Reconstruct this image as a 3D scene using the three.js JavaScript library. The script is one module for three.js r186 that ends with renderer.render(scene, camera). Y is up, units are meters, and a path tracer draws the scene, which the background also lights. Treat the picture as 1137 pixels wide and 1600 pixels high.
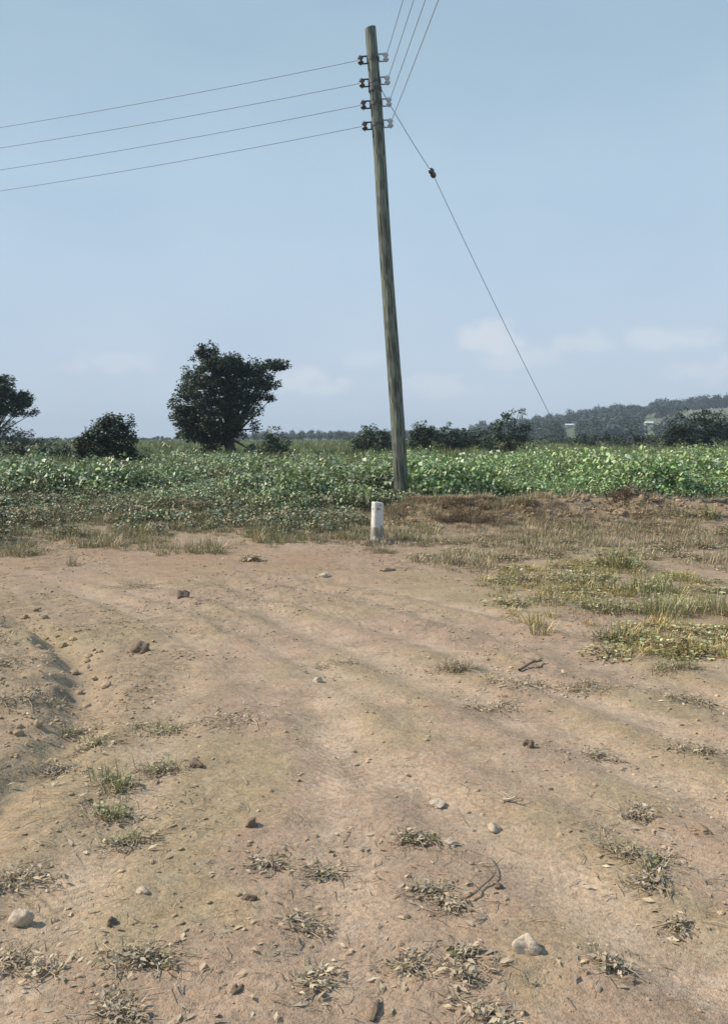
import * as THREE from 'three';
import { mergeGeometries, mergeVertices } from 'three/addons/utils/BufferGeometryUtils.js';

// ------------------------------------------------------------------ camera, sky, sun, exposure
const scene = new THREE.Scene();
const camera = new THREE.PerspectiveCamera(60, 727 / 1024, 0.05, 3000);
camera.position.set(0, 1.55, 0);
camera.rotation.set(-4.54 * Math.PI / 180, 0, 0);
const renderer = new THREE.WebGLRenderer({ antialias: true });
renderer.setSize(727, 1024);
renderer.toneMapping = THREE.LinearToneMapping;
renderer.toneMappingExposure = 1.1;
renderer.shadowMap.enabled = true;
const SUN_DIR = new THREE.Vector3(-0.97, 0.84, -0.12).normalize();
const sun = new THREE.DirectionalLight(new THREE.Color(1.0, 0.90, 0.77), 5.0);
sun.position.copy(SUN_DIR).multiplyScalar(80).add(new THREE.Vector3(0, 0, -20));
sun.target.position.set(0, 0, -20);
sun.castShadow = true;
sun.shadow.mapSize.set(4096, 4096);
Object.assign(sun.shadow.camera, { left: -50, right: 50, top: 60, bottom: -60, near: 1, far: 200 });
scene.add(sun, sun.target);
scene.fog = new THREE.FogExp2(0xc3d3e4, 0.00055);

// ------------------------------------------------------------------ random numbers and noise
function rng(seed) {
  let a = seed >>> 0;
  return () => { a = (a + 0x6D2B79F5) | 0; let t = Math.imul(a ^ (a >>> 15), 1 | a); t = (t + Math.imul(t ^ (t >>> 7), 61 | t)) ^ t; return ((t ^ (t >>> 14)) >>> 0) / 4294967296; };
}
const PERM = new Float32Array(65536); { const r = rng(77); for (let i = 0; i < 65536; i++) PERM[i] = r(); }
function vn(x, y) {                                  // value noise 0..1
  const xi = Math.floor(x), yi = Math.floor(y); let fx = x - xi, fy = y - yi;
  fx = fx * fx * fx * (fx * (fx * 6 - 15) + 10); fy = fy * fy * fy * (fy * (fy * 6 - 15) + 10);
  const h = (i, j) => PERM[((i & 255) << 8 | (j & 255)) & 65535];
  const a = h(xi, yi), b = h(xi + 1, yi), c = h(xi, yi + 1), d = h(xi + 1, yi + 1);
  return a + (b - a) * fx + (c - a + (a - b - c + d) * fx) * fy;
}
function fbm(x, y, o = 4) { let s = 0, a = 0.5, n = 0; for (let i = 0; i < o; i++) { s += a * vn(x, y); n += a; a *= 0.5; const t = x * 1.6 - y * 1.2 + 17.3; y = x * 1.2 + y * 1.6 + 5.1; x = t; } return s / n; }
const sm = (a, b, x) => { const t = Math.min(1, Math.max(0, (x - a) / (b - a))); return t * t * (3 - 2 * t); };
const gauss = (x, w) => Math.exp(-(x * x) / (2 * w * w));
const lerp = (a, b, t) => a + (b - a) * t;

// ------------------------------------------------------------------ sky
{
  const W = 2048, Hh = 1024, data = new Float32Array(W * Hh * 4);
  const stops = [[-90, .40, .44, .46], [0, .515, .60, .695], [4, .50, .60, .71], [10, .455, .58, .715], [16, .415, .555, .69], [23, .345, .48, .605], [30, .31, .45, .59], [50, .22, .37, .54], [90, .16, .30, .50]];
  const grad = e => { for (let i = 1; i < stops.length; i++) if (e <= stops[i][0]) { const a = stops[i - 1], b = stops[i], t = (e - a[0]) / (b[0] - a[0]); return [1, 2, 3].map(k => lerp(a[k], b[k], t)); } return stops[8].slice(1); };
  // soft cumulus: azimuth (deg, right of view), elevation, half width, half height, strength; the ring of others goes on round the horizon
  const puffs = [[8.2, 6.2, 1.9, 1.2, .85], [9.6, 5.2, 2.6, .9, .5], [13.8, 5.9, 2.4, .8, .5], [18.5, 6.0, 2.6, .8, .55], [-4.0, 3.7, 2.6, 1.2, .7], [0.5, 5.1, 1.8, .7, .35], [-15.8, 4.7, 2.6, .8, .45], [22, 4.0, 3, 1.0, .5], [-9.5, 2.6, 2.6, .7, .4], [4.5, 3.4, 3.2, .9, .45]];
  const r = rng(5); for (let a = 27; a < 333; a += 4 + r() * 6) puffs.push([a, 3 + r() * 4, 1.6 + r() * 2, .6 + r() * .7, .35 + r() * .5]);
  for (let j = 0; j < Hh; j++) {
    const el = (j + .5) / Hh * 180 - 90, base = grad(el);
    for (let i = 0; i < W; i++) {
      const az = ((i + .5) / W - .25) * 360;            // 0 = straight ahead (-z), positive to the right
      let c = 0;
      if (el > 0 && el < 12) for (const [pa, pe, pw, ph, ps] of puffs) {
        let da = az - pa; da -= 360 * Math.round(da / 360); if (Math.abs(da) > pw * 2.2) continue;
        const n = fbm(az * .9 + 40, el * 1.6 + 9, 5) - .5, q = (da / pw) ** 2 + ((el - pe) / (ph * (el > pe ? 1 : .7))) ** 2;
        c = Math.max(c, ps * sm(1.5, .1, q + n * -2.6));
      }
      const veil = .045 * (fbm(az * .12 + 7, el * .3 + 3, 4) - .5) * sm(60, 20, Math.abs(el));
      const k = (j * W + i) * 4, cl = [.655, .70, .755];
      for (let b = 0; b < 3; b++) data[k + b] = lerp(base[b], cl[b], c * .9) + veil * (b === 2 ? .6 : 1);
      data[k + 3] = 1;
    }
  }
  const t = new THREE.DataTexture(data, W, Hh, THREE.RGBAFormat, THREE.FloatType);
  t.mapping = THREE.EquirectangularReflectionMapping; t.magFilter = t.minFilter = THREE.LinearFilter; t.needsUpdate = true;
  scene.background = t; scene.environment = t;
}

// ------------------------------------------------------------------ helpers
const taken = {};
function numbered(name) { const n = taken[name] = (taken[name] ?? -1) + 1; return n ? `${name}_${String(n).padStart(3, '0')}` : name; }
function finish(m) { m.castShadow = m.receiveShadow = true; return m; }
function part(name, geo, mat, parent) { const m = finish(new THREE.Mesh(geo, mat)); m.name = name; parent.add(m); return m; }
function tag(o, label, category, group, kind) { o.userData = { label, category }; if (group) o.userData.group = group; if (kind) o.userData.kind = kind; return o; }
function single(name, geo, mat, pos, label, category, group) { const m = finish(new THREE.Mesh(geo, mat)); m.name = numbered(name); m.position.set(...pos); scene.add(m); return tag(m, label, category, group); }
function thing(name, pos, label, category, group) { const g = new THREE.Group(); g.name = numbered(name); g.position.set(...pos); scene.add(g); return tag(g, label, category, group); }
const _m = new THREE.Matrix4(), _q = new THREE.Quaternion(), _e = new THREE.Euler(), _p = new THREE.Vector3(), _s = new THREE.Vector3();
function stuff(name, protos, mat, items, label, category) {     // items: [proto, x, y, z, yaw, scale, tiltX, tiltZ, [r,g,b], scaleY]
  const g = new THREE.Group(); g.name = name; scene.add(g); tag(g, label, category, null, 'stuff');
  protos.forEach((geo, k) => {
    const own = items.filter(i => i[0] === k); if (!own.length) return;
    const im = new THREE.InstancedMesh(geo, mat, own.length); im.name = name + '_patch'; im.userData = { kind: 'stuff' };
    own.forEach(([, x, y, z, yaw, s, tx = 0, tz = 0, c, sy = 1], i) => {
      im.setMatrixAt(i, _m.compose(_p.set(x, y, z), _q.setFromEuler(_e.set(tx, yaw, tz, 'YXZ')), _s.set(s, s * sy, s)));
      im.setColorAt(i, new THREE.Color().setRGB(...(c || [1, 1, 1])));
    });
    finish(im); g.add(im);
  });
  return g;
}
class MB {                                                    // collects leaves and blades into one geometry with a colour per piece
  constructor() { this.p = []; this.c = []; this.i = []; }
  v(x, y, z, c) { this.p.push(x, y, z); this.c.push(c[0], c[1], c[2]); return this.p.length / 3 - 1; }
  leaf(x, y, z, yaw, pitch, roll, len, wid, c, fold = .35) {
    _e.set(pitch, yaw, roll, 'YXZ'); _m.makeRotationFromEuler(_e); const q = [];
    for (const [a, b, d] of [[0, 0, 0], [-wid / 2, wid * fold * .5, -len * .42], [0, 0, -len * .5], [wid / 2, wid * fold * .5, -len * .42], [0, -len * .06, -len]]) { _p.set(a, b, d).applyMatrix4(_m); q.push(this.v(x + _p.x, y + _p.y, z + _p.z, c)); }
    this.i.push(q[0], q[2], q[1], q[1], q[2], q[4], q[0], q[3], q[2], q[2], q[3], q[4]);
  }
  facet(x, y, z, yaw, pitch, roll, len, wid, c) {              // a two-triangle leaf for far crowns
    _e.set(pitch, yaw, roll, 'YXZ'); _m.makeRotationFromEuler(_e); const q = [];
    for (const [a, b, d] of [[0, 0, 0], [-wid / 2, wid * .2, -len * .5], [wid / 2, wid * .2, -len * .5], [0, 0, -len]]) { _p.set(a, b, d).applyMatrix4(_m); q.push(this.v(x + _p.x, y + _p.y, z + _p.z, c)); }
    this.i.push(q[0], q[2], q[1], q[1], q[2], q[3]);
  }
  blade(x, y, z, yaw, lean, bend, len, wid, c, seg = 3) {
    const dx = Math.sin(yaw), dz = Math.cos(yaw), sx = dz, sz = -dx; let px = x, py = y, pz = z, ang = lean, prev = null;
    for (let k = 0; k <= seg; k++) {
      const w = wid * (1 - k / seg) * .5 + (k < seg ? wid * .12 : 0);
      const cur = k === seg ? [this.v(px, py, pz, c)] : [this.v(px - sx * w, py, pz - sz * w, c), this.v(px + sx * w, py, pz + sz * w, c)];
      if (prev) { if (cur.length === 2) this.i.push(prev[0], prev[1], cur[1], prev[0], cur[1], cur[0]); else this.i.push(prev[0], prev[1], cur[0]); }
      prev = cur; const L = len / seg; px += dx * Math.sin(ang) * L; pz += dz * Math.sin(ang) * L; py += Math.cos(ang) * L; ang += bend / seg;
    }
  }
  tube(pts, r0, r1, c, sides = 5) {                            // tapered limb along points
    const up = new THREE.Vector3(.13, .21, .97).normalize(), n = pts.length; let prev = null;
    for (let k = 0; k < n; k++) {
      const a = pts[Math.max(0, k - 1)], b = pts[Math.min(n - 1, k + 1)], t = new THREE.Vector3().subVectors(b, a).normalize();
      const u = new THREE.Vector3().crossVectors(t, up).normalize(), w = new THREE.Vector3().crossVectors(t, u), r = lerp(r0, r1, k / (n - 1)), ring = [];
      for (let s = 0; s < sides; s++) { const th = s / sides * Math.PI * 2, cs = Math.cos(th) * r, sn = Math.sin(th) * r; ring.push(this.v(pts[k].x + u.x * cs + w.x * sn, pts[k].y + u.y * cs + w.y * sn, pts[k].z + u.z * cs + w.z * sn, c)); }
      if (prev) for (let s = 0; s < sides; s++) { const s2 = (s + 1) % sides; this.i.push(prev[s], prev[s2], ring[s2], prev[s], ring[s2], ring[s]); }
      prev = ring;
    }
  }
  geo() {
    const g = new THREE.BufferGeometry();
    g.setAttribute('position', new THREE.Float32BufferAttribute(this.p, 3)); g.setAttribute('color', new THREE.Float32BufferAttribute(this.c, 3));
    g.setIndex(this.i); g.computeVertexNormals(); return g;
  }
}
const vary = (c, r, a = .18) => { const k = 1 + (r() - .5) * 2 * a, w = (r() - .5) * a * .5; return [c[0] * k * (1 + w), c[1] * k, c[2] * k * (1 - w)]; };
const pick = (list, r) => list[Math.floor(r() * list.length)];

// ------------------------------------------------------------------ materials
function dataTex(size, fn, srgb) {
  const d = new Uint8Array(size * size * 4);
  for (let j = 0; j < size; j++) for (let i = 0; i < size; i++) { const c = fn(i / size, j / size), k = (j * size + i) * 4; d[k] = c[0] * 255; d[k + 1] = c[1] * 255; d[k + 2] = c[2] * 255; d[k + 3] = 255; }
  const t = new THREE.DataTexture(d, size, size); t.wrapS = t.wrapT = THREE.RepeatWrapping; t.magFilter = THREE.LinearFilter; t.minFilter = THREE.LinearMipmapLinearFilter; t.generateMipmaps = true; if (srgb) t.colorSpace = THREE.SRGBColorSpace; t.needsUpdate = true; return t;
}
function tileFbm(u, v, f, o) {                              // fbm that tiles over 0..1 for power-of-two f
  let s = 0, a = .5, n = 0;
  for (let k = 0; k < o; k++) {
    const x = u * f, y = v * f, xi = Math.floor(x), yi = Math.floor(y); let fx = x - xi, fy = y - yi; fx = fx * fx * (3 - 2 * fx); fy = fy * fy * (3 - 2 * fy);
    const h = (i, j) => PERM[((((i % f) + k * 37) & 255) << 8 | (((j % f) + k * 91) & 255)) & 65535];
    s += a * lerp(lerp(h(xi, yi), h(xi + 1, yi), fx), lerp(h(xi, yi + 1), h(xi + 1, yi + 1), fx), fy); n += a; a *= .55; f *= 2;
  }
  return s / n;
}
const grainMap = dataTex(1024, (u, v) => {
  const a = tileFbm(u, v, 8, 3), b = tileFbm(u, v, 64, 4), g = tileFbm(v, u, 256, 2), dark = sm(.66, .74, tileFbm(u, v, 128, 2));
  const k = .90 + (a - .5) * .12 + (b - .5) * .26 + (g - .5) * .18 - dark * .12;
  const w = (tileFbm(v, u, 16, 3) - .5) * .05;
  return [Math.min(1, Math.max(0, k + w)), Math.min(1, Math.max(0, k)), Math.min(1, Math.max(0, k - w))];
}, true);
const grainBump = dataTex(1024, (u, v) => { const k = .35 * tileFbm(u, v, 16, 3) + .4 * tileFbm(u, v, 64, 3) + .35 * tileFbm(v, u, 256, 2); return [k, k, k]; });
const soil = new THREE.MeshStandardMaterial({ vertexColors: true, map: grainMap, bumpMap: grainBump, bumpScale: .007, roughness: .96 });
const crumbMat = new THREE.MeshStandardMaterial({ color: 0xffffff, roughness: .97 });
const bladeMat = new THREE.MeshPhysicalMaterial({ vertexColors: true, roughness: .7, side: THREE.DoubleSide, transmission: .18, thickness: 0 });
const leafMat = new THREE.MeshPhysicalMaterial({ vertexColors: true, roughness: .52, side: THREE.DoubleSide, transmission: .22, thickness: 0 });
const crownMat = new THREE.MeshPhysicalMaterial({ vertexColors: true, roughness: .5, side: THREE.DoubleSide, transmission: .3, thickness: 0 });
const barkMat = new THREE.MeshStandardMaterial({ vertexColors: true, roughness: .95 });

// ------------------------------------------------------------------ terrain
const RUT = [[-3.6, -8.4], [-3.05, -7.45], [-2.35, -6.5], [-1.95, -5.7], [-1.72, -4.9], [-1.62, -4.25], [-1.62, -3.7], [-1.7, -3.1], [-1.9, -2.2], [-2.2, -1]];
function rutDist(x, z) {                                     // signed: negative on the left (bank) side
  let best = 1e9, sg = 1, tt = 0;
  for (let k = 1; k < RUT.length; k++) {
    const [ax, az] = RUT[k - 1], [bx, bz] = RUT[k], dx = bx - ax, dz = bz - az, t = Math.min(1, Math.max(0, ((x - ax) * dx + (z - az) * dz) / (dx * dx + dz * dz)));
    const ex = x - ax - dx * t, ez = z - az - dz * t, d = Math.hypot(ex, ez); if (d < best) { best = d; sg = dx * ez - dz * ex < 0 ? 1 : -1; tt = k - 1 + t; }
  }
  return [best * sg, tt];
}
const pathX = d => d < 3 ? 0 : -.03 * (d - 3) ** 2;
const pathB = d => d < 7 ? .14 - .55 * (d - 6.5) : -.135 - .55 * (d - 7) - .06 * (d - 7) ** 2;
// wheel tracks: [path, slant factor, offset across it, half width, depth]
const RUTS = [[pathX, 1, -1.0, .16, .026], [pathX, 1, -.05, .16, .026], [pathB, .88, -.10, .20, .052], [pathB, .88, .46, .13, .028], [pathB, .88, 1.12, .20, .056], [pathB, .88, 1.70, .15, .034], [pathB, .88, -1.15, .18, .040], [pathB, .88, -.62, .13, .022]];
function trackAt(x, d) {                                     // how far inside a wheel track, and the height it takes away
  let most = 0, h = 0; if (d < .5 || d > 12.5) return [0, 0];
  const wob = .14 * (fbm(d * .5 + 3, 7.7, 3) - .5), fade = sm(12, 8.5, d);
  for (const [path, k, c, w, dep] of RUTS) {
    const o = (x - path(d) + wob) * k - c - .12 * (vn(d * .45 + c * 13, c * 7 + 20) - .5); if (Math.abs(o) > w * 4) continue;
    const on = fade * (.4 + .75 * vn(d * .55 + c * 31, 3 + k * 9)), g = Math.exp(-((Math.abs(o) / w) ** 3)) * on;
    most = Math.max(most, g); h -= dep * .6 * g; h += dep * .22 * on * vn(d * 1.3 + c * 5, c + 9) * (gauss(o - w * 1.55, w * .4) + gauss(o + w * 1.55, w * .4));
  }
  return [most, h];
}
function macro(x, z) {
  const d = -z;
  let y = .40 * sm(13.4, 17.6, d) + .35 * sm(20, 50, d) + .25 * sm(50, 250, d);
  y += .24 * gauss(d - 15.7 - .05 * x, .5) * sm(.3, 1.0, x) * (.2 + 1.5 * fbm(x * 1.6 + 3, d * 1.4, 4)) * sm(6.5, 4.2, x);
  y += .12 * gauss(d - 16.3, .9) * sm(3.5, 6, x);
  if (d > -2 && d < 60) y += .07 * (fbm(x * .35 + 11, d * .35, 3) - .5) * sm(2, 5, d);
  return y;
}
function fineH(x, z) {
  const d = -z; let y = 0; if (d > 26 || d < -1) return 0;
  const s = x - pathX(d), road = 1, [inRut, cut] = trackAt(x, d); y += cut;
  for (const [c, w, h] of [[9.0, .16, .02], [9.7, .2, .03], [10.9, .2, .03], [11.9, .22, .03]]) y -= h * gauss(d - c + .05 * x, w) * sm(1.0, -.8, x) * (.4 + vn(x * .6, c));
  const [q, tt] = rutDist(x, z);
  if (Math.abs(q) < 2.2) {
    const far = sm(9, 7.9, tt) * (.35 + .65 * sm(5.2, 2.8, tt)), wq = .16 * (fbm(x * 2.6, z * 2.6, 4) - .5);
    y += far * (.06 * sm(.12, -.16, q + wq * 2) * sm(-2.2, -.6, q) * (.3 + 1.4 * fbm(x * 4.5, z * 4.5, 4)));
    y -= .06 * gauss(q - .12 + wq, .10) * sm(9, 7, tt) * sm(.2, 1.5, tt);
  }
  y += .004 * Math.sin((d + Math.abs((s + 20) % .24 - .12) * .9) * 105) * inRut * sm(.44, .56, fbm(x * .9 + 70, z * .9, 2));
  const rough = Math.min(1, .28 + .9 * sm(.45, .68, fbm(x * .8 + 31, z * .8, 3)) + .8 * sm(.1, -.3, q) * sm(9, 6, tt) * (Math.abs(q) < 2.5 ? 1 : 0) + .8 * sm(12, 14, d)) * (1 - .7 * Math.min(1, inRut));
  y += .030 * (fbm(x * 2.4, z * 2.4, 4) - .5) * (.3 + rough);
  y += .034 * Math.max(0, fbm(x * 9 + 5, z * 9, 4) - .5) * rough * 1.6;
  y += .010 * (fbm(x * 24 + 5, z * 24, 3) - .5) * (.25 + rough);
  y += .0045 * (vn(x * 70, z * 70) - .5);
  return y;
}
const Hgt = (x, z) => macro(x, z) + fineH(x, z);
const SOILS = { sand: [.432, .314, .201], pink: [.434, .307, .209], yellow: [.418, .318, .186], red: [.40, .238, .150], dark: [.285, .208, .137], packed: [.558, .412, .288], litter: [.355, .272, .16], green: [.10, .125, .05] };
function soilAt(x, z) {
  const d = -z, n1 = fbm(x * .55 + 3, z * .4 + 9, 4), n2 = fbm(x * 1.4 + 50, z * 1.0, 4), n3 = fbm(x * 5, z * 5 + 80, 4), c = SOILS.sand.slice();
  const mix = (k, t) => { for (let i = 0; i < 3; i++) c[i] = lerp(c[i], SOILS[k][i], t); };
  mix('pink', sm(.42, .62, n1)); mix('yellow', .8 * sm(.48, .64, n2)); mix('packed', .85 * Math.min(1, trackAt(x, d)[0]) * sm(.25, .6, n3 * .5 + n2 * .5));
  mix('red', .55 * sm(8.8, 11.5, d) * sm(14.2, 12.8, d) * sm(2.4, -.5, x) * sm(.35, .6, n2 * .6 + n3 * .4));
  mix('red', .8 * gauss(x - 4.6, 1.0) * gauss(d - 16, .8) * sm(.35, .6, n3)); mix('red', .6 * sm(.3, 1.5, x) * gauss(d - 15.6, 1.3) * sm(.4, .6, n2 * .5 + n3 * .5)); mix('red', .75 * sm(5.6, 6.3, x) * sm(13, 14.5, d) * sm(18, 16.5, d));
  mix('litter', .75 * sm(11.8, 13.4, d + (n2 - .5) * 3) * sm(.3, .6, n3 * .6 + n2 * .4) * sm(-1, 1.2, x));
  mix('dark', .5 * sm(.54, .70, n3) * sm(.45, .62, fbm(x * .8 + 31, z * .8, 3)));
  mix('dark', .45 * sm(12.6, 14.2, d + (n2 - .5) * 2.5) * sm(1.2, 0, x) * sm(.35, .6, n3));
  mix('green', sm(15.5, 19, d + (n2 - .5) * 3) * (.8 + .2 * n3));
  const k = .93 + .24 * (n3 - .5) + .10 * (fbm(x * 18, z * 18, 2) - .5);
  return c.map(v => v * k);
}
{
  const ds = []; for (let d = -4; d < 1.7; d += .12) ds.push(d);
  for (let d = 1.7; d < 22;) { ds.push(d); d += Math.min(.11, Math.max(.009, .00095 * d * d)); }
  for (let d = 22; d < 1600; d *= 1.07) ds.push(d); ds.push(1600);
  const N = 620, R = ds.length, pos = new Float32Array(R * (N + 1) * 3), col = new Float32Array(R * (N + 1) * 3), uv = new Float32Array(R * (N + 1) * 2), idx = new Uint32Array((R - 1) * N * 6);
  let k = 0;
  for (let j = 0; j < R; j++) for (let i = 0; i <= N; i++, k++) {
    const d = ds[j], s = i / N * 2 - 1, hw = 3 + .95 * Math.abs(d), x = hw * (.52 * s + .48 * s * s * s), z = -d, c = soilAt(x, z);
    pos[k * 3] = x; pos[k * 3 + 1] = Hgt(x, z); pos[k * 3 + 2] = z; col.set(c, k * 3);
    uv[k * 2] = x / .9; uv[k * 2 + 1] = z / .9;
  }
  k = 0; for (let j = 0; j < R - 1; j++) for (let i = 0; i < N; i++) { const a = j * (N + 1) + i, b = a + 1, c = a + N + 1, e = c + 1; idx.set([a, b, c, b, e, c], k); k += 6; }
  const g = new THREE.BufferGeometry(); g.setAttribute('position', new THREE.BufferAttribute(pos, 3)); g.setAttribute('color', new THREE.BufferAttribute(col, 3)); g.setAttribute('uv', new THREE.BufferAttribute(uv, 2)); g.setIndex(new THREE.BufferAttribute(idx, 1)); g.computeVertexNormals();
  const m = finish(new THREE.Mesh(g, soil)); m.name = 'ground'; scene.add(m); tag(m, 'bare sandy brown earth with tyre tracks running into a field', 'ground', null, 'structure');
}

// distant hill
const HILL = [[-900, 6], [-400, 3], [-152, 1.0], [-60, 1.6], [-34, 2.0], [-3, 2.2], [50, 3.4], [85, 5.6], [108, 9], [130, 13.2], [160, 16.5], [190, 18], [260, 24], [400, 30], [900, 26]];
function ridge(x) { for (let i = 1; i < HILL.length; i++) if (x <= HILL[i][0]) return lerp(HILL[i - 1][1], HILL[i][1], sm(0, 1, (x - HILL[i - 1][0]) / (HILL[i][0] - HILL[i - 1][0]))); return 26; }
const hillH = (x, z) => .9 + (ridge(x) + (fbm(x * .02, z * .02, 3) - .5) * 3 * sm(20, 100, x)) * sm(-240, -450, z) * sm(-900, -520, z);
{
  const g = new THREE.PlaneGeometry(1700, 700, 260, 70); g.rotateX(-Math.PI / 2); g.translate(60, 0, -570);
  const p = g.attributes.position, col = [];
  for (let i = 0; i < p.count; i++) {
    const x = p.getX(i), z = p.getZ(i), n = fbm(x * .03 + 5, z * .03, 4), t = sm(.42, .6, n); p.setY(i, hillH(x, z));
    col.push(lerp(.09, .15, t), lerp(.115, .155, t), lerp(.06, .10, t));
  }
  g.setAttribute('color', new THREE.Float32BufferAttribute(col, 3)); g.computeVertexNormals();
  const m = finish(new THREE.Mesh(g, new THREE.MeshStandardMaterial({ vertexColors: true, roughness: 1 }))); m.name = 'hill'; scene.add(m); tag(m, 'low hazy wooded hill rising to the right on the skyline', 'hill', null, 'structure');
}

// ------------------------------------------------------------------ utility pole
const woodTex = dataTex(512, (u, v) => { const k = .62 + .55 * (tileFbm(u, v * .25, 32, 4) - .5) + .25 * (tileFbm(u, v, 8, 3) - .5) - .25 * sm(.62, .7, tileFbm(u, v * .125, 64, 2)), g = .05 * (tileFbm(v, u, 8, 3) - .4); return [k - g, k, k - g * 1.2].map(q => Math.min(1, Math.max(0, q))); }, true);
woodTex.repeat.set(1, 4);
const POLE = { x: .72, y: macro(.72, -17), z: -17, lean: Math.atan2(.61, 8.75), len: 9.14 - .39 };
const onPole = (h, off = 0, zo = 0) => new THREE.Vector3(POLE.x - Math.sin(POLE.lean) * h + Math.cos(POLE.lean) * off, POLE.y + Math.cos(POLE.lean) * h + Math.sin(POLE.lean) * off, POLE.z + zo);
const poleWood = new THREE.MeshStandardMaterial({ color: new THREE.Color(.38, .40, .32), map: woodTex, bumpMap: woodTex, bumpScale: .012, roughness: .9 });
const iron = new THREE.MeshStandardMaterial({ color: new THREE.Color(.09, .09, .09), roughness: .6, metalness: .7 });
const porcelain = new THREE.MeshPhysicalMaterial({ color: new THREE.Color(.05, .035, .03), roughness: .25, clearcoat: .6 });
const palePorcelain = new THREE.MeshPhysicalMaterial({ color: new THREE.Color(.42, .44, .45), roughness: .3, clearcoat: .5 }), zinc = new THREE.MeshStandardMaterial({ color: new THREE.Color(.45, .46, .47), roughness: .5, metalness: .5 });
const poleIns = [];
{
  const g = thing('utility_pole', [POLE.x, POLE.y, POLE.z], 'tall leaning round timber utility pole standing behind the earth berm', 'utility pole');
  g.rotation.z = POLE.lean;
  const L = POLE.len + .02, geo = new THREE.CylinderGeometry(1, 1, L + .4, 28, 90, false), p = geo.attributes.position;
  for (let i = 0; i < p.count; i++) {
    const y = p.getY(i), t = (y + L / 2 + .2) / (L + .4), a = Math.atan2(p.getZ(i), p.getX(i)), r0 = Math.hypot(p.getX(i), p.getZ(i));
    const r = lerp(.142, .102, t) * (1 + .05 * (fbm(Math.cos(a) * 1.3 + 4, y * .9 + Math.sin(a) * 1.3, 3) - .5) + .05 * gauss(y - 1.2, .12) * sm(-.5, 1, Math.cos(a - 2)) + .06 * gauss(y + 1.9, .1) * sm(-.2, 1, Math.cos(a - 1))) * Math.min(1, r0);
    p.setXYZ(i, Math.cos(a) * r + .025 * Math.sin(t * 3.1) + .012 * Math.sin(t * 9), y + L / 2 - .2 + (t > .995 ? .02 * Math.cos(a) * r0 : 0), Math.sin(a) * r);
  }
  geo.computeVertexNormals(); part('shaft', geo, poleWood, g);
  const bandY = hgt => (hgt - POLE.y) / Math.cos(POLE.lean);
  for (const [k, hgt] of [8.59, 8.18, 7.79, 7.41].entries()) {
    const y = bandY(hgt), r = lerp(.142, .102, y / L) + .004;
    const band = new THREE.CylinderGeometry(r + .004, r + .004, .05, 24, 1, true); band.translate(.02, y, 0); part('pole_band', band, iron, g);
    for (const side of [-1, 1]) {
      const zo = side < 0 ? 0 : .05, plates = [];
      for (const dy of [-.065, .065]) { const b = new THREE.BoxGeometry(.17, .012, .05); b.translate(.02 + side * (r + .075), y + dy, zo); plates.push(b); }
      const back = new THREE.BoxGeometry(.014, .14, .05); back.translate(.02 + side * (r + .004), y, zo); plates.push(back);
      const pin = new THREE.CylinderGeometry(.009, .009, .19, 8); pin.translate(.02 + side * (r + .125), y, zo); plates.push(pin);
      const br = part('shackle_bracket', mergeGeometries(plates), side < 0 ? iron : zinc, g);
      const prof = [[.02, -.058], [.05, -.055], [.056, -.03], [.036, -.012], [.034, .012], [.056, .03], [.05, .055], [.02, .058]].map(q => new THREE.Vector2(...q));
      const ins = new THREE.LatheGeometry(prof, 18); ins.translate(.02 + side * (r + .125), y, zo); part('insulator', ins, side < 0 ? porcelain : palePorcelain, br);
    }
    poleIns.push({ left: onPole(y, .02 - r - .165, 0), right: onPole(y, .02 + r + .13, .09) });
  }
  const cl = new THREE.CylinderGeometry(.124, .124, .07, 24, 1, true); cl.translate(.02, bandY(8.05), 0); part('stay_clamp', cl, iron, g);
}
const cable = new THREE.MeshStandardMaterial({ color: new THREE.Color(.30, .31, .32), roughness: .6, metalness: .4 });
const strand = new THREE.MeshStandardMaterial({ color: new THREE.Color(.16, .16, .165), roughness: .5, metalness: .6 });
function span(a, b, sag, n = 60) { const pts = []; for (let i = 0; i <= n; i++) { const t = i / n, p = a.clone().lerp(b, t); p.y -= 4 * sag * t * (1 - t); pts.push(p); } return new THREE.CatmullRomCurve3(pts); }
const ORD = ['topmost', 'second from top', 'third from top', 'lowest'];
poleIns.forEach(({ left, right }, k) => {
  // away to the next pole on the left, and overhead towards the viewer on the right
  const lb = new THREE.Vector3(-36, left.y - .15, -24.6);
  single('power_line', new THREE.TubeGeometry(span(left, lb, 1.0 + [0, -.02, .04, .09][k], 90), 90, .0058, 6), cable, [0, 0, 0], `${ORD[k]} of the four wires running left from the pole`, 'power line', 'wires running left');
  const rb = new THREE.Vector3(right.x + 3.6, right.y + .3, 26);
  single('overhead_line', new THREE.TubeGeometry(span(right, rb, .85, 90), 90, .0058, 6), cable, [0, 0, 0], `${['leftmost', 'second from left', 'third from left', 'rightmost'][k]} of the four wires leaving the frame top above the pole`, 'power line', 'wires running overhead');
});
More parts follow.
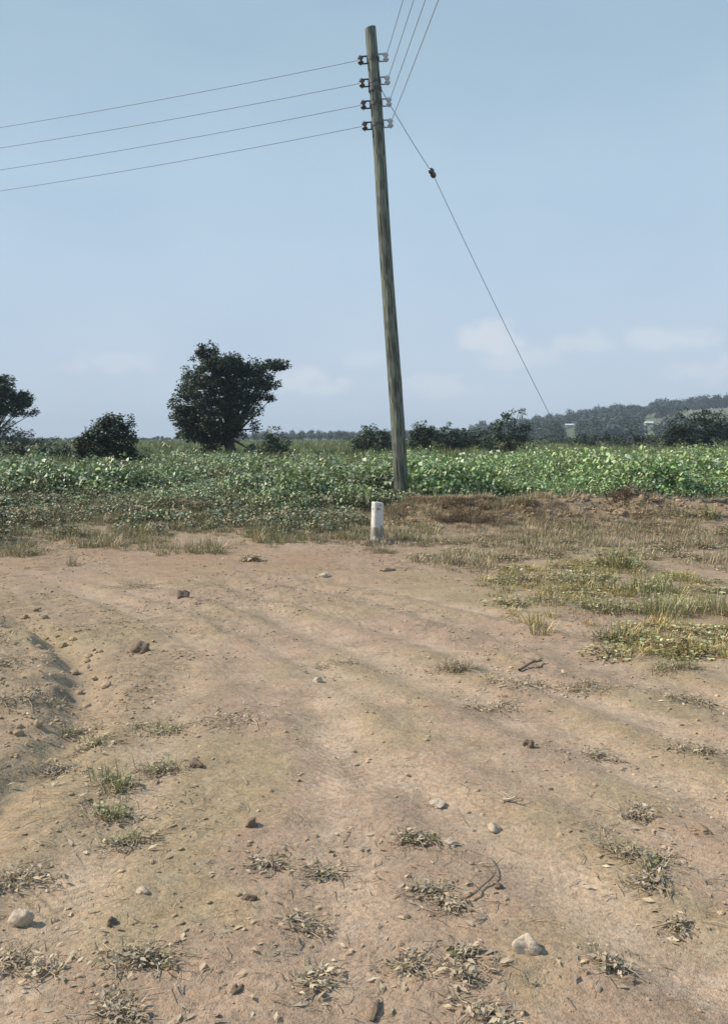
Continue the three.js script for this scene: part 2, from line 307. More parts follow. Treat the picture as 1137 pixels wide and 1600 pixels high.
{
  const A = onPole((8.05 - POLE.y) / Math.cos(POLE.lean), .13), B = new THREE.Vector3(5.35, macro(5.35, -21) - .05, -21), mid = new THREE.Vector3(1.355, 6.87, -18.1);
  const dir = new THREE.Vector3().subVectors(B, A).normalize();
  const g = thing('stay_wire', [B.x, B.y, B.z], 'thin steel stay wire slanting from the pole down into the right hand field', 'stay wire');
  const loc = v => v.clone().sub(B);
  part('upper_strand', new THREE.TubeGeometry(span(loc(A), loc(mid), .03, 12), 20, .006, 6), strand, g);
  part('lower_strand', new THREE.TubeGeometry(span(loc(mid), new THREE.Vector3(), .10, 30), 50, .006, 6), strand, g);
  const prof = [[0, -.1], [.03, -.1], [.055, -.07], [.062, -.03], [.045, 0], [.062, .03], [.055, .07], [.03, .1], [0, .1]].map(q => new THREE.Vector2(...q));
  const ins = part('strain_insulator', new THREE.LatheGeometry(prof, 18), porcelain, g); ins.position.copy(loc(mid)); ins.quaternion.setFromUnitVectors(new THREE.Vector3(0, 1, 0), dir);
  const th = new THREE.CylinderGeometry(.012, .012, .7, 8); th.translate(0, .25, 0); const rod = part('anchor_rod', th, iron, g); rod.quaternion.setFromUnitVectors(new THREE.Vector3(0, 1, 0), dir.clone().negate());
}
// survey pillar
{
  const pt = dataTex(256, (u, v) => { const w = sm(.56, .66, tileFbm(u, v, 8, 5)), k = .9 + .12 * (tileFbm(u, v, 32, 3) - .5) - w * .28; return [k, k * (1 - w * .04), k * (1 - w * .12)].map(q => Math.min(1, q)); }, true);
  const s = new THREE.Shape(); const b = .078, c = .012; s.moveTo(-b + c, -b); s.lineTo(b - c, -b); s.lineTo(b, -b + c); s.lineTo(b, b - c); s.lineTo(b - c, b); s.lineTo(-b + c, b); s.lineTo(-b, b - c); s.lineTo(-b, -b + c); s.closePath();
  const g = new THREE.ExtrudeGeometry(s, { depth: .78, bevelEnabled: true, bevelSize: .012, bevelThickness: .014, bevelSegments: 3, steps: 14, curveSegments: 4 }); g.rotateX(-Math.PI / 2);
  const p = g.attributes.position; for (let i = 0; i < p.count; i++) { const y = p.getY(i), k = 1 - .18 * y / .78, n = .006 * (fbm(p.getX(i) * 20 + 9, y * 14 + p.getZ(i) * 20, 3) - .5); p.setXYZ(i, p.getX(i) * k + n, y + (y > .74 ? n * 1.5 - p.getX(i) * .08 : 0), p.getZ(i) * k + n); }
  g.computeVertexNormals();
  const m = single('survey_pillar', g, new THREE.MeshStandardMaterial({ color: new THREE.Color(.78, .76, .70), map: pt, bumpMap: grainBump, bumpScale: .004, roughness: .9 }), [.195, Hgt(.195, -13.45) - .17, -13.45], 'short white painted concrete survey pillar standing before the utility pole', 'survey pillar');
  m.rotation.set(.01, .35, -.015);
}

// ------------------------------------------------------------------ trees and bushes
const DARKG = [[.042, .066, .022], [.034, .054, .020], [.064, .088, .03], [.048, .07, .03]], MIDG = [[.055, .095, .03], [.07, .115, .035], [.045, .078, .024]], GREYG = [[.06, .08, .042], [.075, .095, .05], [.05, .07, .036]], PALEG = [[.13, .17, .07], [.10, .14, .055], [.16, .18, .09]];
const BARK = [.085, .07, .055];
// lobes: [x, y, z, rx, ry, rz, density]; a woody frame reaches every lobe and each lobe is filled with tufts of leaves
function tree(name, at, lobes, o, label, category, group) {
  const r = rng(o.seed), g = thing(name, at, label, category, group), w = new MB(), c = new MB(), V = THREE.Vector3, fork = new V(0, o.fork, 0);
  if (o.trunk) { const b = []; for (let k = 0; k <= 6; k++) b.push(new V((fbm(k * .6, o.seed, 2) - .5) * o.trunk * (k && k < 6 ? 1.2 : 0), -.15 + (o.fork + .15) * k / 6, (fbm(k * .6, o.seed + 9, 2) - .5) * o.trunk * (k && k < 6 ? 1.2 : 0))); w.tube(b, o.trunk * .62, o.trunk * .45, BARK, 9); }
  for (const [lx, ly, lz, rx, ry, rz, den = 1] of lobes) {
    const end = new V(lx, ly, lz), pts = [], start = o.trunk ? new V(0, o.fork - r() * o.fork * .3, 0) : new V(lx * .25, -.1, lz * .25);
    for (let k = 0; k <= 5; k++) { const t = k / 5, p = start.clone().lerp(end, t); p.x += (r() - .5) * .12 * rx * (k % 5 ? 1 : 0); p.y += (r() - .5) * .1 * ry + Math.sin(t * Math.PI) * ry * .12; p.z += (r() - .5) * .12 * rz; pts.push(p); }
    w.tube(pts, (o.trunk || .07) * .17, .012, BARK, 5);
    const vol = rx * ry * rz, nt = Math.max(4, Math.round(o.tufts * Math.pow(vol, .72) * den));
    for (let t = 0; t < nt; t++) {
      const th = r() * Math.PI * 2, cp = r() * 2 - 1, sp = Math.sqrt(1 - cp * cp), rad = Math.pow(r(), .42) * (.86 + .3 * r());
      const cx = lx + rx * rad * sp * Math.cos(th), cy = Math.max(.05, ly + ry * rad * cp), cz = lz + rz * rad * sp * Math.sin(th), col = vary(pick(o.cols, r), r, .25), ts = o.tuft * (.6 + .8 * r());
      if (r() < .35) w.tube([end.clone().lerp(new V(cx, cy, cz), .35), new V(cx, cy, cz)], .014, .006, BARK, 3);
      for (let k = 0; k < o.per; k++) {
        const a = r() * Math.PI * 2, q = r() * 2 - 1, s2 = Math.sqrt(1 - q * q), rr = ts * Math.cbrt(r());
        c.facet(cx + rr * s2 * Math.cos(a), Math.max(.02, cy + rr * q * .75), cz + rr * s2 * Math.sin(a), r() * 6.283, -.5 + r() * 1.3, (r() - .5) * 1.4, o.leaf * (.7 + .6 * r()), o.leaf * .55 * (.7 + .6 * r()), vary(col, r, .18));
      }
    }
  }
  part('trunk', w.geo(), barkMat, g); part('crown', c.geo(), crownMat, g); return g;
}
const L46 = (px, py, rx, ry, z = 0, den = 1) => { const k = .0332; return [(px - 362) * k, (700 - py) * k, z, rx * k, ry * k, (rx + ry) * .5 * k, den]; };
const gy = (x, z) => macro(x, z);
tree('tree', [-6.85, gy(-6.85, -46), -46], [
  L46(326, 548, 20, 22, .1), L46(352, 562, 34, 24, .4), L46(388, 566, 28, 20, -.3), L46(416, 566, 16, 12, .2, .8), L46(433, 560, 14, 12, .3), L46(300, 588, 22, 26, -.2), L46(338, 598, 38, 32, .6), L46(384, 598, 34, 28, .2),
  L46(415, 588, 20, 14, -.2, .9), L46(286, 628, 18, 26, .2), L46(312, 636, 30, 28, .5), L46(360, 628, 34, 24, .3), L46(398, 622, 18, 14, 0, .55), L46(292, 664, 14, 12, -.1, .8), L46(318, 666, 20, 12, .3, .8), L46(422, 612, 9, 9, .1, .5), L46(352, 668, 16, 22, .2, .8), L46(404, 655, 10, 10, .1, .35), L46(300, 650, 20, 18, .4), L46(332, 664, 22, 18, .6), L46(378, 660, 12, 16, .4, .5), L46(398, 692, 14, 10, .5, .8), L46(335, 690, 16, 10, .4, .8), L46(440, 558, 10, 9, .1), L46(342, 652, 24, 22, .8, .8), L46(312, 660, 24, 16, .7, .8), L46(372, 636, 22, 18, .7, .6)],
  { seed: 11, trunk: .5, fork: 1.35, tufts: 82, per: 38, tuft: .25, leaf: .18, cols: DARKG }, 'large dark round-crowned tree in the field left of the pole', 'tree');
const L50 = (px, py, rx, ry, z = 0, den = 1) => { const k = .0361; return [(px - 0) * k, (692 - py) * k, z, rx * k, ry * k, (rx + ry) * .5 * k, den]; };
tree('tree', [-20.5, gy(-20.5, -50), -50], [L50(-35, 590, 26, 16), L50(-15, 588, 22, 18, .5), L50(4, 582, 18, 15, -.3), L50(16, 594, 18, 15, .4), L50(34, 602, 17, 13), L50(47, 610, 13, 9, .2, .9), L50(26, 614, 18, 10, .3), L50(55, 626, 9, 3.5, 0, .6), L50(36, 626, 14, 5, .3, .7), L50(8, 622, 16, 12, .4), L50(-18, 620, 20, 12, -.4)],
  { seed: 12, trunk: .24, fork: 1.7, tufts: 125, per: 36, tuft: .22, leaf: .17, cols: DARKG }, 'flat-topped dark tree cut off by the left picture edge', 'tree');
const bush = (name, x, z, lobes, o, label, group) => tree(name, [x, gy(x, z) - .05, z], lobes, { trunk: 0, fork: .2, tufts: 95, per: 32, tuft: .22, leaf: .15, cols: DARKG, ...o }, label, 'bush', group);
const BG = 'bushes along the far side of the field';
bush('bush', -9.3, -32, [[.1, 1.15, 0, .85, .8, .7], [.65, 1.05, .2, .6, .75, .5], [-.5, .85, .1, .6, .6, .5], [-.98, .98, 0, .45, .24, .3, .8], [.92, 1.75, 0, .13, .42, .12, .9], [.15, .4, .3, 1.2, .5, .7], [.2, 1.8, 0, .45, .3, .35, .9]], { seed: 21, tuft: .17, leaf: .12, tufts: 170 }, 'dark rounded bush with a ragged upright shoot, left of the large tree', BG);
bush('bush', -4.2, -42, [[0, .8, 0, .45, .75, .45], [-.4, .5, .2, .45, .5, .4], [.35, .5, 0, .4, .45, .4]], { seed: 22, cols: MIDG }, 'small green pointed shrub at the foot of the large tree', BG);
bush('bush', -29.5, -70, [[-2, 1.6, 0, 2.6, 1.5, 1.5], [.6, 1.5, 0, 1.7, 1.3, 1.2], [2.6, .9, 0, 1.7, .9, 1], [4.8, .5, 0, 1.9, .6, 1]], { seed: 23, cols: GREYG, tufts: 34, leaf: .2, tuft: .35 }, 'grey-green thicket sloping down under the left edge tree', BG);
bush('hedge', -15.1, -40, [[-1.4, .4, 0, .9, .45, .5], [-.2, .4, .1, .9, .42, .5], [1.1, .35, 0, .8, .42, .5], [2.0, .3, .2, .5, .4, .4]], { seed: 24, cols: DARKG }, 'low dark strip of scrub between left edge and ragged bush', BG);
bush('bush', .55, -50, [[0, .95, 0, .95, .8, .6], [-.8, .6, 0, .8, .5, .5], [.8, .75, .1, .7, .7, .5]], { seed: 25, cols: MIDG.concat(DARKG) }, 'low dark bush just left of the pole on the skyline', BG);
bush('bush', 3.2, -50, [[0, 1.35, 0, .65, .75, .5], [-.35, .8, .2, .8, .75, .5], [.45, 1.0, 0, .7, .7, .5]], { seed: 26, cols: MIDG.concat(DARKG) }, 'rounded dark bush just right of the pole', BG);
bush('bush', 4.7, -51, [[-.1, 1.05, 0, .9, .8, .6], [.8, .8, .1, .8, .7, .5]], { seed: 27, cols: MIDG.concat(DARKG) }, 'broad dark bush second right of the pole', BG);
bush('bush', 6.1, -52, [[-.3, .85, 0, 1.1, .75, .6], [.8, .95, .1, .9, .75, .5]], { seed: 28, cols: MIDG }, 'low green bush left of the small open-topped tree', BG);
tree('tree', [7.35, gy(7.35, -45), -45], [[-.15, 2.0, 0, .6, .45, .45, .8], [.4, 2.25, .1, .5, .25, .4, .6], [-.6, 1.4, .1, .75, .7, .5], [.1, 1.2, .2, .8, .7, .6], [.85, 1.15, 0, .5, .75, .45], [-1.0, .7, .3, .6, .6, .5], [.3, .6, .3, 1.0, .55, .6]], { seed: 29, trunk: .16, fork: .6, tufts: 62, per: 28, tuft: .2, leaf: .14, cols: MIDG.concat(DARKG) }, 'small tree with a thin open top right of the pole', 'tree');
bush('bush', 23, -110, [[-.6, .7, 0, 1.4, .9, 1], [1, .9, 0, 1.3, 1, 1]], { seed: 30, cols: GREYG, tufts: 26, leaf: .25, tuft: .4 }, 'hazy grey-green bush below the white hillside house', BG);
bush('bush', 19.6, -80, [[-.4, .7, 0, 1.1, .8, .8], [.8, .9, 0, 1.0, .9, .8]], { seed: 31, tufts: 36, leaf: .2, tuft: .3 }, 'dark bush under the stay wire at the field edge', BG);
bush('bush', 22.3, -76, [[-1.2, .9, 0, 1.1, .8, .8], [.2, .9, 0, 1.2, 1, .8], [1.6, .8, .1, 1.0, .8, .8]], { seed: 32, tufts: 34, leaf: .2, tuft: .3, cols: DARKG.concat(GREYG) }, 'long dark bush left of the big right edge bush', BG);
bush('bush', 22.2, -60, [[0, 1.9, 0, 1.4, 1.2, 1.1], [1.2, 1.8, .3, 1.2, 1.3, 1], [-1.1, 1.5, .1, 1.2, 1.0, 1], [-2, .9, 0, .9, .8, .8], [2.4, 1.6, 0, 1, 1.0, .9], [.2, .8, .5, 2, .8, 1], [.6, 2.8, .1, .5, .4, .5, .8]], { seed: 33, tufts: 42, leaf: .18, tuft: .3 }, 'largest dark bush, at the right end of the skyline', BG);
bush('bush', -6.25, -13.5, [[0, .55, 0, .6, .5, .5], [.35, .35, .2, .45, .35, .4], [-.5, .4, 0, .5, .4, .4]], { seed: 34, tuft: .12, leaf: .07, tufts: 190, cols: DARKG.concat(MIDG) }, 'leafy bush on the left verge, shading the dirt beside it', BG);
// hillside wood
{
  const protos = [0, 1, 2].map(k => { const r = rng(300 + k), m = new MB(); for (let i = 0; i < 260; i++) { const th = r() * 6.283, cp = r() * 2 - 1, sp = Math.sqrt(1 - cp * cp), rad = Math.cbrt(r()), lump = .7 + .5 * vn(th * 1.5 + k * 9, cp * 2); m.facet(rad * sp * Math.cos(th) * 1.5 * lump, 1.9 + k * .3 + rad * cp * 1.5 * lump, rad * sp * Math.sin(th) * 1.5 * lump, r() * 6.28, r() - .4, r() - .5, .7, .5, vary(pick(DARKG.concat(GREYG), r), r, .2)); } m.tube([new THREE.Vector3(0, -.3, 0), new THREE.Vector3(.1, 1.6, 0)], .16, .08, BARK, 5); return m.geo(); });
  const r = rng(41), items = [];
  for (let i = 0; i < 9000 && items.length < 2600; i++) {
    const z = -270 - r() * 260, x = (r() * 2 - 1) * (-z) * .62 + 20, n = fbm(x * .022 + 3, z * .022, 3), clear = [[96.5, -415], [118, -370]].some(([hx, hz]) => z > hz - 6 && Math.abs(x / z - hx / hz) < .009), dens = clear ? 0 : x > 70 ? sm(.42, .6, n) * .8 + sm(-428, -446, z) * .8 : .35 + sm(-400, -450, z) * .5;
    if (r() > dens) continue; const s = (x > 60 ? .8 + r() * .9 : x > -45 ? .5 + r() * .45 : .22 + r() * .25);
    items.push([Math.floor(r() * 3), x, hillH(x, z) - .1, z, r() * 6.28, s, 0, 0, vary([1, 1, 1], r, .15), .8 + r() * .5]);
  }
  stuff('hillside_wood', protos, crownMat, items, 'hazy far-off wood covering the distant hill', 'wood');
}
// hillside houses
const limewash = new THREE.MeshStandardMaterial({ color: new THREE.Color(.72, .70, .64), roughness: .9 }), sheetMetal = new THREE.MeshStandardMaterial({ color: new THREE.Color(.62, .63, .63), roughness: .55, metalness: .2 }), glassDark = new THREE.MeshStandardMaterial({ color: new THREE.Color(.05, .06, .07), roughness: .2 }), doorMat = new THREE.MeshStandardMaterial({ color: new THREE.Color(.2, .12, .07), roughness: .7 });
function house(x, z, w, h, dp, label) {
  const g = thing('house', [x, hillH(x, z) - .2, z], label, 'house', 'houses on the hillside'); g.rotation.y = -.2;
  const b = new THREE.BoxGeometry(w, h, dp); b.translate(0, h / 2, 0); part('wall', b, limewash, g);
  const s = new THREE.Shape(); s.moveTo(-dp / 2 - .4, 0); s.lineTo(0, h * .62); s.lineTo(dp / 2 + .4, 0); s.closePath(); const rf = new THREE.ExtrudeGeometry(s, { depth: w + .8, bevelEnabled: false }); rf.rotateY(Math.PI / 2); rf.translate(-w / 2 - .4, h + .003, 0); part('roof', rf, sheetMetal, g);
  const d = new THREE.BoxGeometry(.6, h * .8, .08); d.translate(0, h * .42, dp / 2 + .02); part('door', d, doorMat, g);
  for (const o of [-.3, .3]) { const f = new THREE.BoxGeometry(.7, h * .4, .08); f.translate(o * w, h * .55, dp / 2 + .02); part('window', f, glassDark, g); }
}
house(96.5, -415, 5.0, 1.1, 3.6, 'white house with pale roof on the slope below the stay wire');
house(118, -370, 2.8, 1.1, 3.0, 'small pale house half hidden by the right hand bushes');

function tuftGeo(seed, n, rad, hgt, wid, pal, lean = .7, bend = .8, leaves = 0) {
  const r = rng(seed), m = new MB();
  for (let i = 0; i < n; i++) { const a = r() * 6.283, q = Math.sqrt(r()) * rad; m.blade(q * Math.cos(a), -.012, q * Math.sin(a), r() < .6 ? Math.PI / 2 - a + (r() - .5) * 1.6 : r() * 6.283, r() * lean, (r() - .3) * bend * 1.6, hgt * (.45 + .75 * r()), wid * (.6 + .7 * r()), vary(pick(pal, r), r, .2)); }
  for (let i = 0; i < leaves; i++) { const a = r() * 6.283, q = Math.sqrt(r()) * rad, L = wid * 3.2 * (.6 + .8 * r()); m.leaf(q * Math.cos(a), hgt * (.05 + .5 * r()), q * Math.sin(a), r() * 6.283, (r() - .5) * 1.2, (r() - .5), L, L * .6, vary(pick(pal, r), r, .2)); }
  return m.geo();
}
// ------------------------------------------------------------------ field of leafy creepers
const STRAW = [[.50, .40, .25], [.42, .34, .21], [.56, .46, .30]], DRY = [[.38, .30, .205], [.45, .36, .255], [.30, .235, .16], [.50, .41, .295]], OLIVE = [[.23, .21, .09], [.28, .25, .12], [.18, .18, .07]], GRASS = [[.20, .235, .075], [.25, .27, .095], [.33, .32, .135], [.15, .185, .06]];
const FRESH = [[.26, .38, .15], [.33, .44, .19], [.20, .30, .10]], DUSTY = [[.42, .48, .33], [.35, .41, .27], [.50, .55, .40]], YELL = [[.40, .38, .18], [.46, .42, .24]], DEEP = [[.085, .135, .05], [.11, .16, .06], [.07, .115, .05]];
const DRYLEAF = [[.26, .19, .11], [.33, .25, .15], [.19, .14, .085]];
function creeper(seed, n, rad, hgt, leaf, pal) {
  const r = rng(seed), m = new MB();
  for (let s = 0; s < 7; s++) { const a = r() * 6.283, l = rad * (.5 + r() * .6), b = new THREE.Vector3((r() - .5) * rad * .4, -.03, (r() - .5) * rad * .4); m.tube([b, b.clone().add(new THREE.Vector3(Math.cos(a) * l * .4, hgt * (.6 + .4 * r()), Math.sin(a) * l * .4)), b.clone().add(new THREE.Vector3(Math.cos(a) * l, hgt * (.3 + .6 * r()), Math.sin(a) * l))], .006, .003, [.12, .12, .06], 3); }
  for (let i = 0; i < n; i++) {
    const a = r() * 6.283, q = Math.sqrt(r()) * rad, dome = Math.sqrt(Math.max(0, 1 - (q / rad) ** 2 * .85)), y = hgt * dome * (.35 + .75 * Math.pow(r(), .6)), c = vary(pick(pal, r), r, .22), L = leaf * (.6 + .8 * r());
    m.leaf(q * Math.cos(a), y, q * Math.sin(a), r() * 6.283, -.25 + (r() - .5) * 1.3, (r() - .5) * 1.2, L, L * (.6 + .3 * r()), c, .3);
  }
  return m.geo();
}
{
  const protos = [creeper(1, 150, .42, .34, .075, FRESH.concat(DEEP, DUSTY)), creeper(2, 170, .42, .28, .062, DUSTY.concat(DEEP, FRESH, YELL)), creeper(3, 120, .42, .36, .09, FRESH.concat(FRESH, DUSTY)), creeper(4, 170, .40, .26, .055, DEEP.concat(DUSTY, YELL, DRYLEAF)), creeper(5, 120, .36, .50, .07, YELL.concat(FRESH, DUSTY)), tuftGeo(221, 70, .2, .5, .012, GRASS.concat(OLIVE, STRAW), .8, .8, 20), creeper(6, 130, .45, .18, .06, DRYLEAF.concat(DRYLEAF, YELL, DEEP))];
  const r = rng(90), items = [];
  for (let i = 0; i < 90000 && items.length < 13500; i++) {
    const d = 14.3 + 24 * Math.pow(r(), 1.35), hw = .46 * d + 3.5, x = (r() * 2 - 1) * hw, z = -d, n = fbm(x * .5 + 3, d * .4, 3), n2 = fbm(x * .22 + 60, d * .22, 3);
    const front = x < .2 ? 16.9 + 1.1 * (fbm(x * .7, 3, 3) - .5) * 2 : 17.1 + .5 * (fbm(x * .7, 5, 3) - .5) * 2 - .5 * gauss(x - 1.4, .6);
    if (d < front) { if (x > .2 || d < front - .8 || r() > .2) continue; }
    if (Math.hypot(x - POLE.x, z - POLE.z) < .4) continue;
    if (d > 30 && r() < sm(28, 38, d) * .9) continue;
    if (n < .34 && r() < .6) continue;
    const bright = .38 + .62 * sm(-1, 3, x + (n2 - .5) * 6); let k = r() < bright * .75 ? (r() < .6 ? 2 : r() < .5 ? 0 : 4) : (r() < .4 ? 3 : r() < .65 ? 1 : 0);
    const dead = sm(.56, .66, fbm(x * .45 + 90, d * .3 + 8, 3)) * (1 - bright * .7); if (r() < dead * .35) k = 6; else if (r() < .10) k = 5; const mound = sm(.38, .66, fbm(x * .55 + 130, d * .42 + 40, 3)), s = (.36 + .5 * n + .38 * mound) * (.7 + .45 * r()) * (d < front + .5 ? .7 : 1) * (k === 5 ? .6 : 1), tint = vary(bright > .5 ? [1.06, 1.1, .95] : [1, .97, .92], r, .2);
    items.push([k, x, gy(x, z) + fineH(x, z) - .02, z, r() * 6.283, s, (r() - .5) * .2, (r() - .5) * .2, tint, .62 + .4 * n2 + .8 * mound]);
  }
  for (let i = 0; i < 26; i++) { const a = r() * 6.283, q = .2 + r() * .5, x = POLE.x + q * Math.cos(a), z = POLE.z + .15 + q * .8 * Math.sin(a); items.push([r() < .5 ? 3 : 1, x, gy(x, z), z, r() * 6.283, .55 + .4 * r(), 0, 0, [1, 1, .95], 1 + .5 * r()]); }
  stuff('creeper_field', protos, leafMat, items, 'dense leafy green creepers covering the field behind the track', 'ground cover');
}
// ------------------------------------------------------------------ grasses
{
  const r = rng(120), protos = [tuftGeo(201, 60, .10, .13, .006, STRAW.concat(DRY), 1.2), tuftGeo(202, 70, .12, .09, .006, DRY.concat(DRY, OLIVE), 1.4, .6, 30), tuftGeo(203, 60, .10, .16, .007, OLIVE.concat(STRAW), .9), tuftGeo(204, 60, .12, .11, .007, GRASS.concat(OLIVE), 1.1, .8, 30)], items = [];
  for (let i = 0; i < 40000 && items.length < 5200; i++) {           // dry cover on the verge and the berm
    const d = 10.2 + 7.6 * r(), hw = .46 * d + 2, x = (r() * 2 - 1) * hw, n = fbm(x * .8 + 9, d * .8, 3), left = x < .1;
    let p = left ? sm(12.6, 16.5, d + (n - .5) * 5) * .6 : sm(10.6, 15.2, d + (n - .5) * 6) * .42; if (!left && d > 14.6) p *= .6;
    if (!left && x > 5.5 && d > 14 && d < 17) p *= .15; if (gauss(x - 4.6, .9) * gauss(d - 16, .7) > .4) p *= .3; p *= sm(.3, .52, n) * .8 + .2;
    if (r() > p) continue;
    const k = left ? (r() < .3 ? 3 : r() < .6 ? 1 : r() < .5 ? 0 : 2) : (r() < .4 ? 1 : r() < .75 ? 0 : 2);
    items.push([k, x, Hgt(x, -d), -d, r() * 6.283, .6 + .9 * r() * (left ? 1 : .9), 0, 0, vary([1, 1, 1], r, .18), .6 + .6 * r()]);
  }
  for (let i = 0; i < 1600; i++) { const d = 15.0 + r() * 1.5, x = .45 + r() * 2.5, n = fbm(x * 2, d * 2, 3); if (n < .5) continue; items.push([r() < .8 ? 1 : 0, x, Hgt(x, -d), -d, r() * 6.283, .7 + r() * .8, 0, 0, vary([.95, .9, .85], r, .2), .7]); }
  protos.push(creeper(31, 90, .22, .12, .04, DUSTY.concat(DRYLEAF, OLIVE)), creeper(32, 90, .22, .10, .045, DEEP.concat(DUSTY, OLIVE)));
  for (let i = 0; i < 1500; i++) { const d = 14.2 + r() * 3.0, x = -.1 - r() * (.46 * d + 1.6), n = fbm(x * .8 + 9, d * .8, 3); if (r() > .75 * sm(14.0, 16.6, d + (n - .5) * 4)) continue; items.push([4 + (r() < .5 ? 0 : 1), x, Hgt(x, -d), -d, r() * 6.283, .6 + r() * .9, 0, 0, vary([1, 1, .95], r, .2), .7 + r() * .8]); }
  for (let i = 0; i < 500; i++) { const d = 11.5 + r() * 5, x = .3 + r() * (.46 * d + 1), n = fbm(x * .8 + 19, d * .8, 3); if (r() > sm(.42, .6, n)) continue; items.push([4, x, Hgt(x, -d), -d, r() * 6.283, .4 + r() * .6, 0, 0, vary([1.0, .88, .75], r, .2), .5 + r() * .5]); }
  for (let i = 0; i < 1000; i++) { const t = r(), d = 6.2 + 5.4 * t, x = 1.75 + .62 * t * 2 + (r() - .5) * 2.3 * (.55 + .6 * Math.sin(t * 3)) + (t < .5 ? .35 : 0), n = fbm(x * 1.6 + 9, d * 1.3, 3); if (r() > sm(.36, .72, n)) continue; items.push([r() < .3 ? 3 : r() < .45 ? 2 : r() < .4 ? 4 : r() < .5 ? 0 : 1, x, Hgt(x, -d), -d, r() * 6.283, .45 + r() * .7, 0, 0, vary([1.18, 1.12, .85], r, .2), .35 + .45 * r()]); }
  stuff('verge_grass', protos, bladeMat, items, 'short dry grass and weeds on the verge and earth berm', 'grass');
}
{
  const r = rng(140), protos = [tuftGeo(211, 50, .35, .42, .02, GRASS, .6), tuftGeo(212, 50, .4, .36, .02, GRASS.concat(OLIVE), .7)], items = [];
  for (let i = 0; i < 9500; i++) { const d = 27 + 230 * Math.pow(r(), 2.0), x = (r() * 2 - 1) * (.5 * d + 5); if (Math.hypot(x + 6.85, d - 46) < .5) continue; items.push([r() < .5 ? 0 : 1, x, gy(x, -d) - .03, -d, r() * 6.283, (.6 + .6 * r()) * (1 + d * .012), 0, 0, vary([.75, .85, .75], r, .18), .55 + .5 * fbm(x * .2, d * .2, 3)]); }
  stuff('meadow_grass', protos, bladeMat, items, 'green grass of the far field below the trees', 'grass');
}
{ // loose crumbs of earth and broken straw
  const r = rng(150), protos = [0, 1, 2, 3].map(k => { const g = mergeVertices(new THREE.IcosahedronGeometry(1, 1).deleteAttribute('uv').deleteAttribute('normal')), p = g.attributes.position; for (let i = 0; i < p.count; i++) { const s = .65 + .6 * vn(p.getX(i) * 1.7 + k * 19 + 9, p.getY(i) * 1.7 + p.getZ(i) * 2.3 + 30); p.setXYZ(i, p.getX(i) * s, p.getY(i) * s * .5, p.getZ(i) * s); } const f = g.toNonIndexed(); f.computeVertexNormals(); return f; }), items = [];
  for (let i = 0; i < 260000 && items.length < 38000; i++) {
    const d = 1.9 + 13 * Math.pow(r(), 1.7), x = (r() * 2 - 1) * (.5 * d + .8), z = -d, n = fbm(x * .8 + 31, z * .8, 3), n3 = fbm(x * 3 + 7, z * 3, 3), [q] = rutDist(x, z);
    let p = .06 + .9 * sm(.46, .64, n) * sm(.4, .62, n3) + .5 * sm(.52, .7, n3) * .5; if (q < 0 && q > -1.6) p += .5; if (r() > p) continue;
    const s = (.0018 + .010 * Math.pow(r(), 7)) * (1 + .05 * d), c = soilAt(x, z), k = .75 + .45 * r();
    items.push([Math.floor(r() * 4), x, Hgt(x, z) + s * .15, z, r() * 6.283, s, r() - .5, r() - .5, c.map(v => v * k * .95)]);
  }
  for (let i = 0; i < 900; i++) { const t = r(), z = -8.2 + 5.2 * t, x = -3.4 + 2.6 * r() * (1 - t * .5), [q] = rutDist(x, z); if (q > .35 || q < -1.1 || r() > .35 + .65 * gauss(q - .05, .2)) continue; const s = .006 + .035 * Math.pow(r(), 3), c = soilAt(x, z), k = .7 + .4 * r(); items.push([Math.floor(r() * 4), x, Hgt(x, z) + s * .2, z, r() * 6.283, s, r() - .5, r() - .5, c.map(v => v * k), 1.4]); }
  for (let i = 0; i < 700; i++) { const x = .3 + 6.5 * r(), z = -14.9 - 1.3 * r() - .05 * x, s = .015 + .06 * Math.pow(r(), 2.5), c = soilAt(x, z), k = .65 + .45 * r(); items.push([Math.floor(r() * 4), x, Hgt(x, z) + s * .2, z, r() * 6.283, s, r() - .5, r() - .5, c.map(v => v * k), 1.4]); }
  stuff('soil_crumbs', protos, crumbMat, items, 'loose crumbs of dry earth scattered over the bare ground', 'soil');
  const sp = [0, 1, 2].map(k => { const m = new MB(), rr = rng(500 + k), a = new THREE.Vector3(-.05, 0, 0), b = new THREE.Vector3(0, .004 + .008 * rr(), .012 * (rr() - .5) * 2), c = new THREE.Vector3(.05, .002, .004); m.tube([a, b, c], .0016, .0009, [1, 1, 1], 3); return m.geo(); }), its = [];
  for (let i = 0; i < 110000 && its.length < 9000; i++) {
    const d = 1.9 + 11 * Math.pow(r(), 1.5), x = (r() * 2 - 1) * (.5 * d + .8), z = -d, n = fbm(x * .8 + 31, z * .8, 3), n3 = fbm(x * 2.2 + 70, z * 2.2, 3); if (r() > .05 + sm(.45, .65, n) * sm(.4, .6, n3)) continue;
    its.push([Math.floor(r() * 3), x, Hgt(x, z) + .003, z, r() * 6.283, .35 + .9 * r() * r() + d * .03, (r() - .5) * .2, (r() - .5) * .3, vary(pick(r() < .6 ? STRAW : DRY, r), r, .2)]);
  }
  stuff('straw_litter', sp, bladeMat, its, 'broken dry straw scattered over the bare ground', 'straw');
}

